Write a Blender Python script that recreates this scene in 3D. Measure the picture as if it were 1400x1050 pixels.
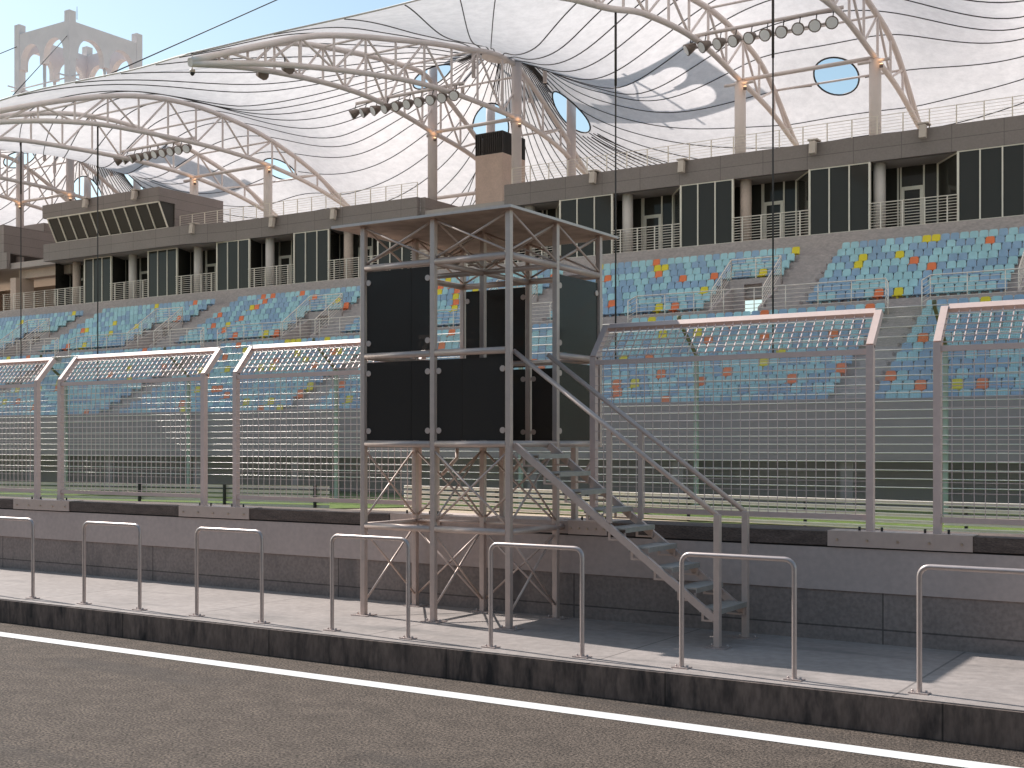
import bpy, math, random
import numpy as np
from mathutils import Vector
random.seed(7)
R = math.radians
for o in list(bpy.data.objects): bpy.data.objects.remove(o)
scn = bpy.context.scene
C = scn.collection

# ------------------------------------------------------------------ camera
H0 = 2.53                       # eye height above the pit lane
F, TH = 1689.3, R(32.71)        # focal length in photo pixels, heading
cT, sT = math.cos(TH), math.sin(TH)
cam = bpy.data.cameras.new('camera')
cam.sensor_width = 36; cam.lens = 36*F/1400; cam.shift_y = 82/1400
cam.clip_start = .1; cam.clip_end = 3000
co = bpy.data.objects.new('camera', cam); C.objects.link(co)
co.location = (0, 0, H0); co.rotation_euler = (R(90), 0, TH)
scn.camera = co

# ------------------------------------------------------------------ light
SUN = Vector((-4.95, .55, 5.0)).normalized()
el = math.asin(SUN.z); az = math.atan2(SUN.x, SUN.y)
w = bpy.data.worlds.new('World'); scn.world = w; w.use_nodes = True
nt = w.node_tree
sky = nt.nodes.new('ShaderNodeTexSky'); sky.sky_type = 'NISHITA'; sky.sun_disc = False
sky.sun_elevation = el; sky.sun_rotation = az; sky.air_density = 1.0; sky.dust_density = .9; sky.ozone_density = 1.2
bg = nt.nodes['Background']; bg.inputs['Strength'].default_value = .13
grade = nt.nodes.new('ShaderNodeMix'); grade.data_type = 'RGBA'; grade.blend_type = 'MULTIPLY'; grade.inputs[0].default_value = 1
grade.inputs[7].default_value = (1.03, 1.03, .88, 1)
nt.links.new(sky.outputs[0], grade.inputs[6]); nt.links.new(grade.outputs[2], bg.inputs[0])
sl = bpy.data.lights.new('sun', 'SUN'); sl.energy = 3.9; sl.angle = R(.5); sl.color = (1, .965, .93)
so = bpy.data.objects.new('sun', sl); C.objects.link(so)
so.rotation_euler = (-SUN).to_track_quat('-Z', 'Y').to_euler()
scn.view_settings.view_transform = 'Standard'; scn.view_settings.look = 'None'
scn.view_settings.exposure = .5; scn.view_settings.gamma = 1
scn.cycles.transparent_max_bounces = 16
scn.cycles.max_bounces = 8

# ------------------------------------------------------------------ pixel helpers (photo coordinates -> real points on a known plane)
def q(u): t = (u-700)/F; return (-sT+cT*t)/(cT+sT*t)
def K(u): return F*(cT+sT*(u-700)/F)
def px(u, Y): return q(u)*Y
def pz(u, v, Y): return (607-v)*Y/K(u)+H0

# ------------------------------------------------------------------ materials
TINT = (1.10, .985, .875)
def mat(name, col, rough=.6, metal=0., var=.12, scale=3., bump=0., bscale=None, spec=.5, stain=None, coords='Object', stretch=(1,1,1), fine=None):
    m = bpy.data.materials.new(name); m.use_nodes = True
    col = tuple(a*t for a, t in zip(col, TINT))
    n = m.node_tree; b = n.nodes['Principled BSDF']; L = n.links.new
    b.inputs['Roughness'].default_value = rough; b.inputs['Metallic'].default_value = metal
    b.inputs['Specular IOR Level'].default_value = spec
    tc = n.nodes.new('ShaderNodeTexCoord'); geo = n.nodes.new('ShaderNodeNewGeometry')
    mp = n.nodes.new('ShaderNodeMapping'); mp.inputs['Scale'].default_value = stretch
    L(geo.outputs['Position'] if coords == 'World' else tc.outputs['Object'], mp.inputs[0])
    no = n.nodes.new('ShaderNodeTexNoise'); no.inputs['Scale'].default_value = scale; no.inputs['Detail'].default_value = 6; no.inputs['Roughness'].default_value = .65
    L(mp.outputs[0], no.inputs[0])
    cr = n.nodes.new('ShaderNodeValToRGB')
    cr.color_ramp.elements[0].position = .3; cr.color_ramp.elements[1].position = .7
    cr.color_ramp.elements[0].color = tuple(c*(1-var) for c in col)+(1,)
    cr.color_ramp.elements[1].color = tuple(min(1, c*(1+var)) for c in col)+(1,)
    L(no.outputs[0], cr.inputs[0]); out = cr.outputs[0]
    if fine:                                     # (scale, amount) second fine noise
        n2 = n.nodes.new('ShaderNodeTexNoise'); n2.inputs['Scale'].default_value = fine[0]; n2.inputs['Detail'].default_value = 3
        L(mp.outputs[0], n2.inputs[0])
        c2 = n.nodes.new('ShaderNodeValToRGB'); c2.color_ramp.elements[0].position = .35; c2.color_ramp.elements[1].position = .65
        c2.color_ramp.elements[0].color = (1-fine[1],)*3+(1,); c2.color_ramp.elements[1].color = (1+fine[1],)*3+(1,)
        L(n2.outputs[0], c2.inputs[0])
        mx = n.nodes.new('ShaderNodeMix'); mx.data_type = 'RGBA'; mx.blend_type = 'MULTIPLY'; mx.inputs[0].default_value = 1
        L(out, mx.inputs[6]); L(c2.outputs[0], mx.inputs[7]); out = mx.outputs[2]
    if stain:                                    # (stretch, scale, colour, lo, hi) run marks with a shape of their own
        m3 = n.nodes.new('ShaderNodeMapping'); m3.inputs['Scale'].default_value = stain[0]
        L(geo.outputs['Position'], m3.inputs[0])
        n3 = n.nodes.new('ShaderNodeTexNoise'); n3.inputs['Scale'].default_value = stain[1]; n3.inputs['Detail'].default_value = 5; n3.inputs['Roughness'].default_value = .6
        L(m3.outputs[0], n3.inputs[0])
        c3 = n.nodes.new('ShaderNodeValToRGB'); c3.color_ramp.elements[0].position = stain[3]; c3.color_ramp.elements[1].position = stain[4]
        L(n3.outputs[0], c3.inputs[0])
        mx = n.nodes.new('ShaderNodeMix'); mx.data_type = 'RGBA'
        L(c3.outputs[0], mx.inputs[0]); L(out, mx.inputs[6]); mx.inputs[7].default_value = tuple(stain[2])+(1,); out = mx.outputs[2]
    L(out, b.inputs['Base Color'])
    if bump:
        bp = n.nodes.new('ShaderNodeBump'); bp.inputs['Strength'].default_value = bump; bp.inputs['Distance'].default_value = .02
        nb = n.nodes.new('ShaderNodeTexNoise'); nb.inputs['Scale'].default_value = bscale or scale*4; nb.inputs['Detail'].default_value = 4
        L(mp.outputs[0], nb.inputs[0]); L(nb.outputs[0], bp.inputs['Height']); L(bp.outputs[0], b.inputs['Normal'])
    return m

def joints(m, w_, h_, axes='xz', mortar=.012, dark=.55, off=0.):
    """panel joints: thin dark lines of a cladding grid, multiplied into the base colour"""
    n = m.node_tree; b = n.nodes['Principled BSDF']; L = n.links.new
    src = b.inputs['Base Color'].links[0].from_socket
    geo = n.nodes.new('ShaderNodeNewGeometry'); sp = n.nodes.new('ShaderNodeSeparateXYZ'); cb = n.nodes.new('ShaderNodeCombineXYZ')
    L(geo.outputs['Position'], sp.inputs[0])
    L(sp.outputs[0], cb.inputs[0]); L(sp.outputs[2 if axes == 'xz' else 1], cb.inputs[1])
    br = n.nodes.new('ShaderNodeTexBrick'); br.offset = off; br.inputs['Scale'].default_value = 1
    br.inputs['Brick Width'].default_value = w_; br.inputs['Row Height'].default_value = h_; br.inputs['Mortar Size'].default_value = mortar
    br.inputs['Mortar Smooth'].default_value = 0
    for i, k in enumerate(('Color1', 'Color2', 'Mortar')): br.inputs[k].default_value = ((1, 1, 1, 1), (.93, .93, .93, 1), (dark,)*3+(1,))[i]
    L(cb.outputs[0], br.inputs['Vector'])
    mx = n.nodes.new('ShaderNodeMix'); mx.data_type = 'RGBA'; mx.blend_type = 'MULTIPLY'; mx.inputs[0].default_value = 1
    L(src, mx.inputs[6]); L(br.outputs[0], mx.inputs[7]); L(mx.outputs[2], b.inputs['Base Color'])
    return m

M = {}
M['asphalt'] = mat('asphalt', (.104, .089, .079), .9, var=.26, scale=3.2, bump=1.0, bscale=70, coords='World', fine=(42, .72), spec=.3, stain=((.12, .8, 1), 1.1, (.066, .056, .050), .56, .78))
M['paint'] = mat('white_paint', (.68, .735, .79), .6, var=.07, scale=3, fine=(40, .07), coords='World', stain=((1, 1, 1), 9, (.36, .33, .30), .66, .80))
M['slab'] = joints(mat('pavement_concrete', (.295, .28, .285), .8, var=.13, scale=1.1, bump=.2, bscale=25, coords='World', fine=(9, .09), stain=((.35, 1.6, 1), 1.2, (.15, .135, .125), .56, .76)), 3.03, 30, 'xy', .012, .55)
M['kerb'] = joints(mat('kerb_concrete', (.155, .128, .118), .85, var=.2, scale=2.5, bump=.4, bscale=20, coords='World', stretch=(1, 1, .35), stain=((3.0, 1, .8), 1.9, (.030, .024, .023), .45, .68), fine=(26, .18)), 2.6, 5, 'xz', .008, .3)
M['wall'] = joints(mat('cast_concrete', (.265, .235, .23), .85, var=.1, scale=1.5, bump=.3, bscale=18, coords='World', fine=(22, .13), stain=((1.2, 1, .4), 1.2, (.12, .105, .10), .56, .75)), 3.9, .49, 'xz', .009, .42)
M['band'] = mat('painted_concrete', (.47, .42, .42), .8, var=.06, scale=1.5, bump=.12, bscale=20, coords='World', fine=(14, .05))
M['cap'] = mat('weathered_timber', (.115, .092, .085), .85, var=.3, scale=4, bump=.5, bscale=30, coords='World', stretch=(1, 1, 4), fine=(30, .3))
M['steel'] = mat('galvanised_steel', (.50, .465, .48), .36, .5, var=.07, scale=14)
M['steel2'] = mat('painted_steel_frame', (.56, .49, .475), .42, .3, var=.06, scale=10)
M['tread'] = mat('steel_tread', (.42, .43, .43), .5, .5, var=.12, scale=10, bump=.3, bscale=70)
M['bolt'] = mat('bolt_steel', (.6, .56, .5), .3, .9, var=.05)
M['fence'] = mat('pink_grey_painted_steel', (.64, .53, .52), .5, .05, var=.06, scale=9)
M['wire'] = mat('galvanised_wire', (.66, .58, .60), .5, .2, var=.05, scale=20)
M['cable'] = mat('bright_cable', (.80, .80, .84), .35, .5, var=.05)
M['green_post'] = mat('green_painted_post', (.36, .44, .41), .6, var=.08)
M['arm'] = mat('olive_fence_arm', (.16, .17, .10), .7, var=.1)
M['armco'] = mat('guardrail_steel', (.80, .78, .77), .42, .35, var=.06, scale=2)
M['dark'] = mat('dark_metal', (.035, .035, .035), .5, .3, var=.1)
M['black_cable'] = mat('black_cable', (.03, .028, .028), .6, var=.1)
M['terrace'] = mat('terrace_concrete', (.44, .42, .45), .85, var=.12, scale=2.2, bump=.2, coords='World', fine=(6, .1), stretch=(1, 1, 2.5))
M['under'] = mat('grey_concrete_face', (.38, .33, .375), .85, var=.1, scale=.8, coords='World')
M['beige'] = mat('beige_concrete', (.56, .49, .465), .85, var=.08, scale=1.2, coords='World', fine=(8, .05))
M['clad'] = joints(mat('grey_cladding', (.24, .228, .24), .6, var=.05, scale=.7, coords='World', fine=(9, .05)), 2.55, .76, 'xz', .016, .55)
M['soffit'] = mat('soffit', (.42, .41, .43), .7, var=.05)
M['frame'] = mat('cream_aluminium', (.78, .80, .78), .5, .1, var=.03)
M['rail'] = mat('cream_railing', (.76, .77, .76), .45, .1, var=.03)
M['rail2'] = mat('galvanised_railing', (.86, .84, .83), .4, .2, var=.04)
M['white_steel'] = mat('pale_painted_steel', (.70, .70, .745), .5, .05, var=.05, scale=1.5, coords='World')
M['column'] = mat('pale_painted_column', (.67, .67, .70), .6, .0, var=.05, scale=1.5, coords='World')
M['tower'] = mat('hazed_tower_concrete', (.66, .66, .72), .8, var=.06, scale=.8, coords='World')  # distance haze is put into the colour: concrete made paler and bluer
M['lamp_shell'] = mat('lamp_housing', (.20, .18, .175), .5, .4, var=.1)
M['sand'] = mat('sand', (.42, .37, .30), .95, var=.12, scale=.5, coords='World', fine=(8, .1))
M['track'] = mat('track_asphalt', (.10, .09, .085), .9, var=.1, scale=.4, coords='World')
M['grass'] = mat('grass', (.095, .155, .025), .95, var=.3, scale=2.5, coords='World', fine=(20, .25))
M['turf'] = mat('bright_turf', (.24, .42, .03), .9, var=.15, scale=4, coords='World')
M['box'] = mat('speaker_box', (.55, .53, .52), .5, var=.04)
M['teal'] = mat('teal_plastic', (.37, .64, .76), .5, var=.10, scale=.35, coords='World', fine=(1.7, .07))
M['blue'] = mat('blue_plastic', (.27, .43, .64), .5, var=.10, scale=.35, coords='World', fine=(1.7, .07))
M['orange'] = mat('orange_plastic', (.80, .22, .08), .45, var=.08, scale=.5, coords='World')
M['yellow'] = mat('yellow_plastic', (.74, .66, .03), .45, var=.08, scale=.5, coords='World')

def glass(name, col, rough, wav, trans=0., tint=(.3, .3, .3)):
    m = bpy.data.materials.new(name); m.use_nodes = True; n = m.node_tree; b = n.nodes['Principled BSDF']; L = n.links.new
    b.inputs['Base Color'].default_value = col+(1,); b.inputs['Roughness'].default_value = rough; b.inputs['IOR'].default_value = 1.27
    geo = n.nodes.new('ShaderNodeNewGeometry'); no = n.nodes.new('ShaderNodeTexNoise'); no.inputs['Scale'].default_value = wav[0]; no.inputs['Detail'].default_value = 1
    bp = n.nodes.new('ShaderNodeBump'); bp.inputs['Strength'].default_value = wav[1]; bp.inputs['Distance'].default_value = .05
    L(geo.outputs['Position'], no.inputs[0]); L(no.outputs[0], bp.inputs['Height']); L(bp.outputs[0], b.inputs['Normal'])
    if trans:
        tr = n.nodes.new('ShaderNodeBsdfTransparent'); tr.inputs[0].default_value = tint+(1,)
        mx = n.nodes.new('ShaderNodeMixShader'); mx.inputs[0].default_value = trans
        L(b.outputs[0], mx.inputs[1]); L(tr.outputs[0], mx.inputs[2]); L(mx.outputs[0], n.nodes['Material Output'].inputs[0])
    return m
M['window'] = glass('dark_window_glass', (.050, .046, .040), .07, (.45, .35))
M['tint'] = glass('tinted_panel', (.062, .053, .047), .22, (1.3, .25), .25, (.35, .34, .32))
M['lens'] = glass('lamp_lens', (.92, .93, .94), .25, (3, .2))

def mesh_mat(name, col, cell, wire, rough=.5):
    """wire netting finer than a pixel: a procedural grid of wires with open gaps"""
    m = bpy.data.materials.new(name); m.use_nodes = True; n = m.node_tree; b = n.nodes['Principled BSDF']; L = n.links.new
    b.inputs['Base Color'].default_value = col+(1,); b.inputs['Roughness'].default_value = rough; b.inputs['Metallic'].default_value = .3
    geo = n.nodes.new('ShaderNodeNewGeometry'); sp = n.nodes.new('ShaderNodeSeparateXYZ'); L(geo.outputs['Position'], sp.inputs[0])
    ms = []
    for k in (0, 2):
        d = n.nodes.new('ShaderNodeMath'); d.operation = 'DIVIDE'; d.inputs[1].default_value = cell; L(sp.outputs[k], d.inputs[0])
        f_ = n.nodes.new('ShaderNodeMath'); f_.operation = 'FRACT'; L(d.outputs[0], f_.inputs[0])
        g = n.nodes.new('ShaderNodeMath'); g.operation = 'LESS_THAN'; g.inputs[1].default_value = wire/cell; L(f_.outputs[0], g.inputs[0]); ms.append(g)
    mxx = n.nodes.new('ShaderNodeMath'); mxx.operation = 'MAXIMUM'; L(ms[0].outputs[0], mxx.inputs[0]); L(ms[1].outputs[0], mxx.inputs[1])
    tr = n.nodes.new('ShaderNodeBsdfTransparent'); mx = n.nodes.new('ShaderNodeMixShader')
    L(mxx.outputs[0], mx.inputs[0]); L(tr.outputs[0], mx.inputs[1]); L(b.outputs[0], mx.inputs[2]); L(mx.outputs[0], n.nodes['Material Output'].inputs[0])
    return m
M['net'] = mesh_mat('fine_netting', (.42, .37, .345), .05, .007)
M['net2'] = mesh_mat('louvre_netting', (.04, .04, .04), .16, .09)

def membrane_mat():
    m = bpy.data.materials.new('canopy_fabric'); m.use_nodes = True; n = m.node_tree; L = n.links.new
    n.nodes.remove(n.nodes['Principled BSDF'])
    d = n.nodes.new('ShaderNodeBsdfDiffuse'); t = n.nodes.new('ShaderNodeBsdfTranslucent')
    geo = n.nodes.new('ShaderNodeNewGeometry'); no = n.nodes.new('ShaderNodeTexNoise'); no.inputs['Scale'].default_value = 1.6; no.inputs['Detail'].default_value = 8; no.inputs['Roughness'].default_value = .75
    L(geo.outputs['Position'], no.inputs[0])
    for s, c, v in ((d, (.80, .77, .76), .08), (t, (.82, .77, .76), .09)):
        cr = n.nodes.new('ShaderNodeValToRGB'); cr.color_ramp.elements[0].position = .35; cr.color_ramp.elements[1].position = .65
        cr.color_ramp.elements[0].color = tuple(x*(1-v) for x in c)+(1,); cr.color_ramp.elements[1].color = tuple(min(1, x*(1+v)) for x in c)+(1,)
        L(no.outputs[0], cr.inputs[0]); L(cr.outputs[0], s.inputs[0])
    mx = n.nodes.new('ShaderNodeMixShader'); mx.inputs[0].default_value = .5
    L(d.outputs[0], mx.inputs[1]); L(t.outputs[0], mx.inputs[2]); L(mx.outputs[0], n.nodes['Material Output'].inputs[0])
    return m
M['membrane'] = membrane_mat()
def emit(name, col, s):
    m = bpy.data.materials.new(name); m.use_nodes = True; b = m.node_tree.nodes['Principled BSDF']
    b.inputs['Emission Color'].default_value = col+(1,); b.inputs['Emission Strength'].default_value = s; b.inputs['Base Color'].default_value = col+(1,); return m
M['glow'] = emit('warm_lamp', (1, .62, .35), 1.6)

# ------------------------------------------------------------------ mesh builder and object rules
ORG = {}
def tag(o, label=None, cat=None, group=None, kind=None):
    if label: o['label'] = label
    if cat: o['category'] = cat
    if group: o['group'] = group
    if kind: o['kind'] = kind
    return o
def empty(name, loc, label, cat, group=None):
    o = bpy.data.objects.new(name, None); C.objects.link(o); o.location = loc; o.empty_display_size = .3
    ORG[o.name] = Vector(loc); return tag(o, label, cat, group)
class MB:
    def __init__(s): s.v = []; s.f = []; s.sm = []
    def add(s, vs, fs, smooth=False):
        b = len(s.v); s.v += [tuple(p) for p in vs]; s.f += [tuple(i+b for i in f) for f in fs]; s.sm += [smooth]*len(fs); return s
    def box(s, x0, y0, z0, x1, y1, z1):
        x0, x1 = sorted((x0, x1)); y0, y1 = sorted((y0, y1)); z0, z1 = sorted((z0, z1))
        return s.add([(x0,y0,z0),(x1,y0,z0),(x1,y1,z0),(x0,y1,z0),(x0,y0,z1),(x1,y0,z1),(x1,y1,z1),(x0,y1,z1)],
                     [(0,3,2,1),(4,5,6,7),(0,1,5,4),(1,2,6,5),(2,3,7,6),(3,0,4,7)])
    def tube(s, p, e, r, n=8, r2=None, cap=True):
        return s.path([p, e], r, n, r2, cap)
    def path(s, pts, r, n=8, r2=None, cap=True):
        pts = [Vector(p) for p in pts]; m = len(pts); vs = []; up = None
        for i, p in enumerate(pts):
            d = (pts[min(i+1, m-1)]-pts[max(i-1, 0)]).normalized()
            if up is None: up = Vector((0, 0, 1)) if abs(d.z) < .9 else Vector((0, 1, 0))
            a = d.cross(up).normalized(); b = a.cross(d).normalized()
            if abs(d.dot(up)) > .95: a = d.orthogonal().normalized(); b = a.cross(d)
            rr = r if r2 is None else r+(r2-r)*i/(m-1)
            for k in range(n):
                an = 2*math.pi*(k+.5)/n; vs.append(p+(a*math.cos(an)+b*math.sin(an))*rr)
        fs = []
        for i in range(m-1):
            for k in range(n):
                k2 = (k+1) % n; fs.append((i*n+k, i*n+k2, (i+1)*n+k2, (i+1)*n+k))
        s.add(vs, fs, n > 4)
        if cap: s.f += [tuple(len(s.v)-len(vs)+k for k in range(n))[::-1], tuple(len(s.v)-n+k for k in range(n))]; s.sm += [False]*2
        return s
    def bar(s, p, e, wx, wz):
        """rectangular bar from p to e; wx = width along the horizontal normal, wz = other"""
        p = Vector(p); e = Vector(e); d = (e-p).normalized()
        a = d.cross(Vector((0, 0, 1)));  a = Vector((1, 0, 0)) if a.length < .05 else a.normalized()
        b = a.cross(d).normalized(); vs = []
        for c in (p, e):
            for i, j in ((-1,-1),(1,-1),(1,1),(-1,1)): vs.append(c+a*wx/2*i+b*wz/2*j)
        return s.add(vs, [(0,1,2,3),(7,6,5,4),(0,4,5,1),(1,5,6,2),(2,6,7,3),(3,7,4,0)])
    def quad(s, a, b, c, d): return s.add([a, b, c, d], [(0,1,2,3)])
    def cyl(s, c, ax, r, h, n=16):
        ax = Vector(ax).normalized(); return s.tube(Vector(c)-ax*h/2, Vector(c)+ax*h/2, r, n)
    def build(s, name, m, parent=None, origin=None, bevel=0):
        me = bpy.data.meshes.new(name)
        if parent is not None: og = ORG[parent.name]
        elif origin is not None: og = Vector(origin)
        else:
            a = np.array(s.v); og = Vector(((a[:,0].min()+a[:,0].max())/2, (a[:,1].min()+a[:,1].max())/2, a[:,2].min()))
        me.from_pydata([(v[0]-og.x, v[1]-og.y, v[2]-og.z) for v in s.v], [], s.f)
        me.polygons.foreach_set('use_smooth', s.sm); me.materials.append(m if not isinstance(m, str) else M[m]); me.update()
        o = bpy.data.objects.new(name, me); C.objects.link(o); ORG[o.name] = og
        if parent is not None: o.parent = parent
        else: o.location = og
        if bevel:
            bv = o.modifiers.new('bevel', 'BEVEL'); bv.width = bevel; bv.segments = 2; bv.limit_method = 'ANGLE'
        return o
def copy_tree(o, parent=None, dx=0, dy=0, **kw):
    c = o.copy(); C.objects.link(c); c.parent = parent
    if parent is None: c.location = o.location+Vector((dx, dy, 0))
    ORG[c.name] = ORG[o.name]
    for ch in [x for x in o.children]: copy_tree(ch, c)
    return c

# ================================================================== THE GROUND
PY = 10.86; PZ = .33; WY = 13.6
MB().quad((-900,-500,-.02),(900,-500,-.02),(900,1500,-.02),(-900,1500,-.02)).build('ground', 'sand')['kind'] = 'structure'
MB().quad((-250,-60,0),(120,-60,0),(120,PY+.02,0),(-250,PY+.02,0)).build('pit_lane', 'asphalt')['kind'] = 'structure'
MB().quad((-250,10.03,.004),(120,10.03,.004),(120,10.26,.004),(-250,10.26,.004)).build('lane_line', 'paint')['kind'] = 'structure'
b = MB().box(-250, PY+.002, -.01, 120, WY+.3, PZ); o = b.build('pavement', 'slab'); o['kind'] = 'structure'
b = MB().box(-250, PY-.03, -.015, 120, PY, PZ-.012); o = b.build('kerb', 'kerb'); o['kind'] = 'structure'
MB().add([(-250,14.6,0),(120,14.6,0),(120,33.5,0),(-20,34.6,0),(-45,32,0),(-120,17,0)], [(0,1,2,3,4,5)]).build('track', 'track')['kind'] = 'structure'
MB().add([(-31,36.0,.004),(-13,35.7,.004),(-12.5,36.55,.004),(-16,36.9,.004),(-19,36.6,.004),(-31,36.45,.004)], [(0,1,2,3,4,5)]).build('verge', 'turf')['kind'] = 'structure'
b = MB().add([(-90,25.8,.012),(-32,36.8,.012),(-30.2,39.2,.012),(-8.7,36.3,.012),(20,34.6,.012),(20,50.45,.012),(-90,50.45,.012)], [(0,1,2,3,4,5,6)])
b.add([(-18.9,36.0,.008),(-12,35.2,.008),(20,33.0,.008),(20,34.5,.008),(-8.7,36.2,.008),(-16,37.0,.008),(-18.9,36.6,.008)], [(0,1,2,3,4,5,6)])
b.add([(-120,15,.008),(-31.2,34.6,.008),(-31.2,36.7,.008),(-90,25.6,.008),(-120,20,.008)], [(0,1,2,3,4)])
b.build('grass', 'grass')['kind'] = 'structure'

# ================================================================== PIT WALL
pw = empty('pit_wall', (-10, WY, PZ), 'long low concrete pit wall with pale painted upper band and dark timber cap', 'wall')
TOP = pz(700, 709.5, WY)          # top of the wall
BZ = pz(700, 778, WY)           # bottom of pale band
CZ = TOP-.155
MB().box(-250, WY, PZ-.02, 120, 14.25, BZ).build('wall_base', 'wall', pw)
MB().box(-250, WY-.018, BZ, 120, 14.268, CZ-.022).build('painted_band', 'band', pw)
b = MB(); b.box(-250, WY+.01, CZ-.022, 120, 14.24, CZ)
b.build('joint_strip', 'dark', pw)
b = MB(); b.box(-250, WY-.03, CZ, -10.75, 14.3, TOP); b.box(-7.35, WY-.03, CZ, 120, 14.3, TOP); b.build('timber_cap', 'cap', pw)
MB().box(-10.75, WY-.012, CZ, -7.35, 14.28, TOP+.003).build('concrete_cap', 'band', pw)

# ================================================================== DEBRIS FENCE ON THE PIT WALL
FY = 13.74
BEND = H0+1.10; TIPY, TIPZ = FY+.34, H0+1.50
posts = [px(51, FY), px(83, FY), px(279, FY), px(323, FY), px(571, FY), px(812, FY), px(1190, FY), px(1282, FY)]
def fence_panel(x0, x1, label):
    t = empty('debris_fence_panel', ((x0+x1)/2, FY, TOP), label, 'fence', 'debris fence panels on the pit wall')
    for x in (x0, x1):
        b = MB(); b.box(x-.04, FY-.04, TOP+.012, x+.04, FY+.04, BEND); b.build('post', 'fence', t)
        b = MB(); b.bar((x, FY, BEND-.01), (x, TIPY, TIPZ), .08, .08); b.build('post_arm', 'fence', t)
    xa, xb = x0+.042, x1-.042
    dv = Vector((0, TIPY-FY, TIPZ-BEND)).normalized(); nv = Vector((0, -dv.z, dv.y)); ct = Vector((0, TIPY, TIPZ))
    vs = [Vector((x, 0, 0))+ct+dv*.038*i+nv*.03*j for x in (xa, xb) for i, j in ((-1,-1),(1,-1),(1,1),(-1,1))]
    MB().add(vs, [(0,1,2,3),(7,6,5,4),(0,4,5,1),(1,5,6,2),(2,6,7,3),(3,7,4,0)]).build('top_rail', 'fence', t)
    for nm, y, z in (('middle_rail', FY, BEND-.07), ('bottom_rail', FY, TOP+.16)):
        MB().box(xa, y-.028, z-.03, xb, y+.028, z+.03).build(nm, 'fence', t)
    b = MB(); r = .0052; z0 = TOP+.19; z1 = BEND-.10; n = int((xb-xa)/.115)
    for i in range(1, n+1):
        x = xa+(xb-xa)*i/(n+1); b.tube((x, FY-.03, z0), (x, FY-.03, z1), r, 4, cap=False)
    m = int((z1-z0)/.115)
    for i in range(m+1):
        z = z0+.03+(z1-z0-.06)*i/m; b.tube((xa, FY-.037, z), (xb, FY-.037, z), r, 4, cap=False)
    b.build('wire_mesh', 'wire', t)
    b = MB(); r = .0075; d = Vector((0, TIPY-FY, TIPZ-BEND)); pa = Vector((0, FY-.02, BEND-.02))
    for i in range(1, n+1):
        x = xa+(xb-xa)*i/(n+1); p = pa+d*.0; p.x = x; e = pa+d; e.x = x; b.tube(p, e, r, 4, cap=False)
    for i in range(6):
        p = pa+d*(.03+.17*i); b.tube((xa, p.y-.008, p.z+.008), (xb, p.y-.008, p.z+.008), r, 4, cap=False)
    b.build('sloping_mesh', 'wire', t)
L_ = posts
fence_panel(L_[0]-3.4, L_[0], 'debris fence panel cut by the left edge of the picture')
fence_panel(L_[1], L_[2], 'debris fence panel with bent top, second from the left edge')
fence_panel(L_[3], L_[4], 'debris fence panel running behind the left side of the scaffold tower')
fence_panel(L_[5], L_[6], 'debris fence panel behind the staircase, right of the scaffold tower')
fence_panel(L_[7], L_[7]+3.4, 'debris fence panel at the right edge of the picture')
fence_panel(L_[0]-7.5, L_[0]-4.1, 'debris fence panel beyond the left edge of the picture')
def bracket(x0, x1, label):
    t = empty('mounting_bracket', ((x0+x1)/2, WY-.04, TOP-.1), label, 'bracket', 'steel brackets bolted to the wall cap')
    b = MB(); b.box(x0, WY-.042, CZ-.005, x1, WY-.032, TOP+.004); b.box(x0, WY-.042, TOP+.004, x1, FY+.12, TOP+.014); b.build('plate', 'steel2', t)
    b = MB(); n = 5
    for i in range(n):
        x = x0+(x1-x0)*(.07+.86*i/(n-1)); b.cyl((x, WY-.05, (CZ+TOP)/2-.005), (0,1,0), .013, .02, 8)
    b.build('face_bolts', 'bolt', t)
    for i in (.2, .36, .66, .82):
        x = x0+(x1-x0)*i; MB().cyl((x, FY-.02, TOP+.035), (0,0,1), .014, .045, 8).build('anchor_bolt', 'dark', t)
bracket(px(21, WY), px(97, WY), 'bolted steel bracket under the leftmost pair of fence posts')
bracket(px(247, WY), px(343, WY), 'bolted steel bracket left of the scaffold tower')
bracket(px(536, WY), px(604, WY), 'bolted steel bracket behind the scaffold tower legs')
bracket(px(779, WY), px(832, WY), 'short bolted steel bracket behind the stair treads')
bracket(px(1133, WY), px(1331, WY), 'bolted steel bracket under the rightmost pair of fence posts')

# ================================================================== PIT BUILDING BEHIND THE VIEWER (seen only in reflections)
pb = empty('pit_building', (-20, -15, 0), 'pit building facing the wall from across the lane, with garage doors and window bands', 'building')
M['pit'] = mat('pit_render', (.34, .29, .25), .8, var=.08, scale=.5, coords='World'); M['pitdoor'] = mat('garage_door', (.10, .095, .09), .5, var=.1)
MB().box(-130, -30, 0, 80, -14, 9).build('walls', 'pit', pb); MB().box(-130, -14, 8.2, 80, -11.5, 8.5).box(-130, -30, 9, 80, -12.5, 9.4).build('canopies', 'pit', pb)
for k in range(30): MB().box(-128+7*k, -14.05, 0, -122.5+7*k, -13.93, 4.6).build('garage_door', 'pitdoor', pb)
for z in (5.2,): MB().box(-129, -14.05, z, 79, -13.92, z+2.2).build('window_band', 'window', pb)

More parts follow.
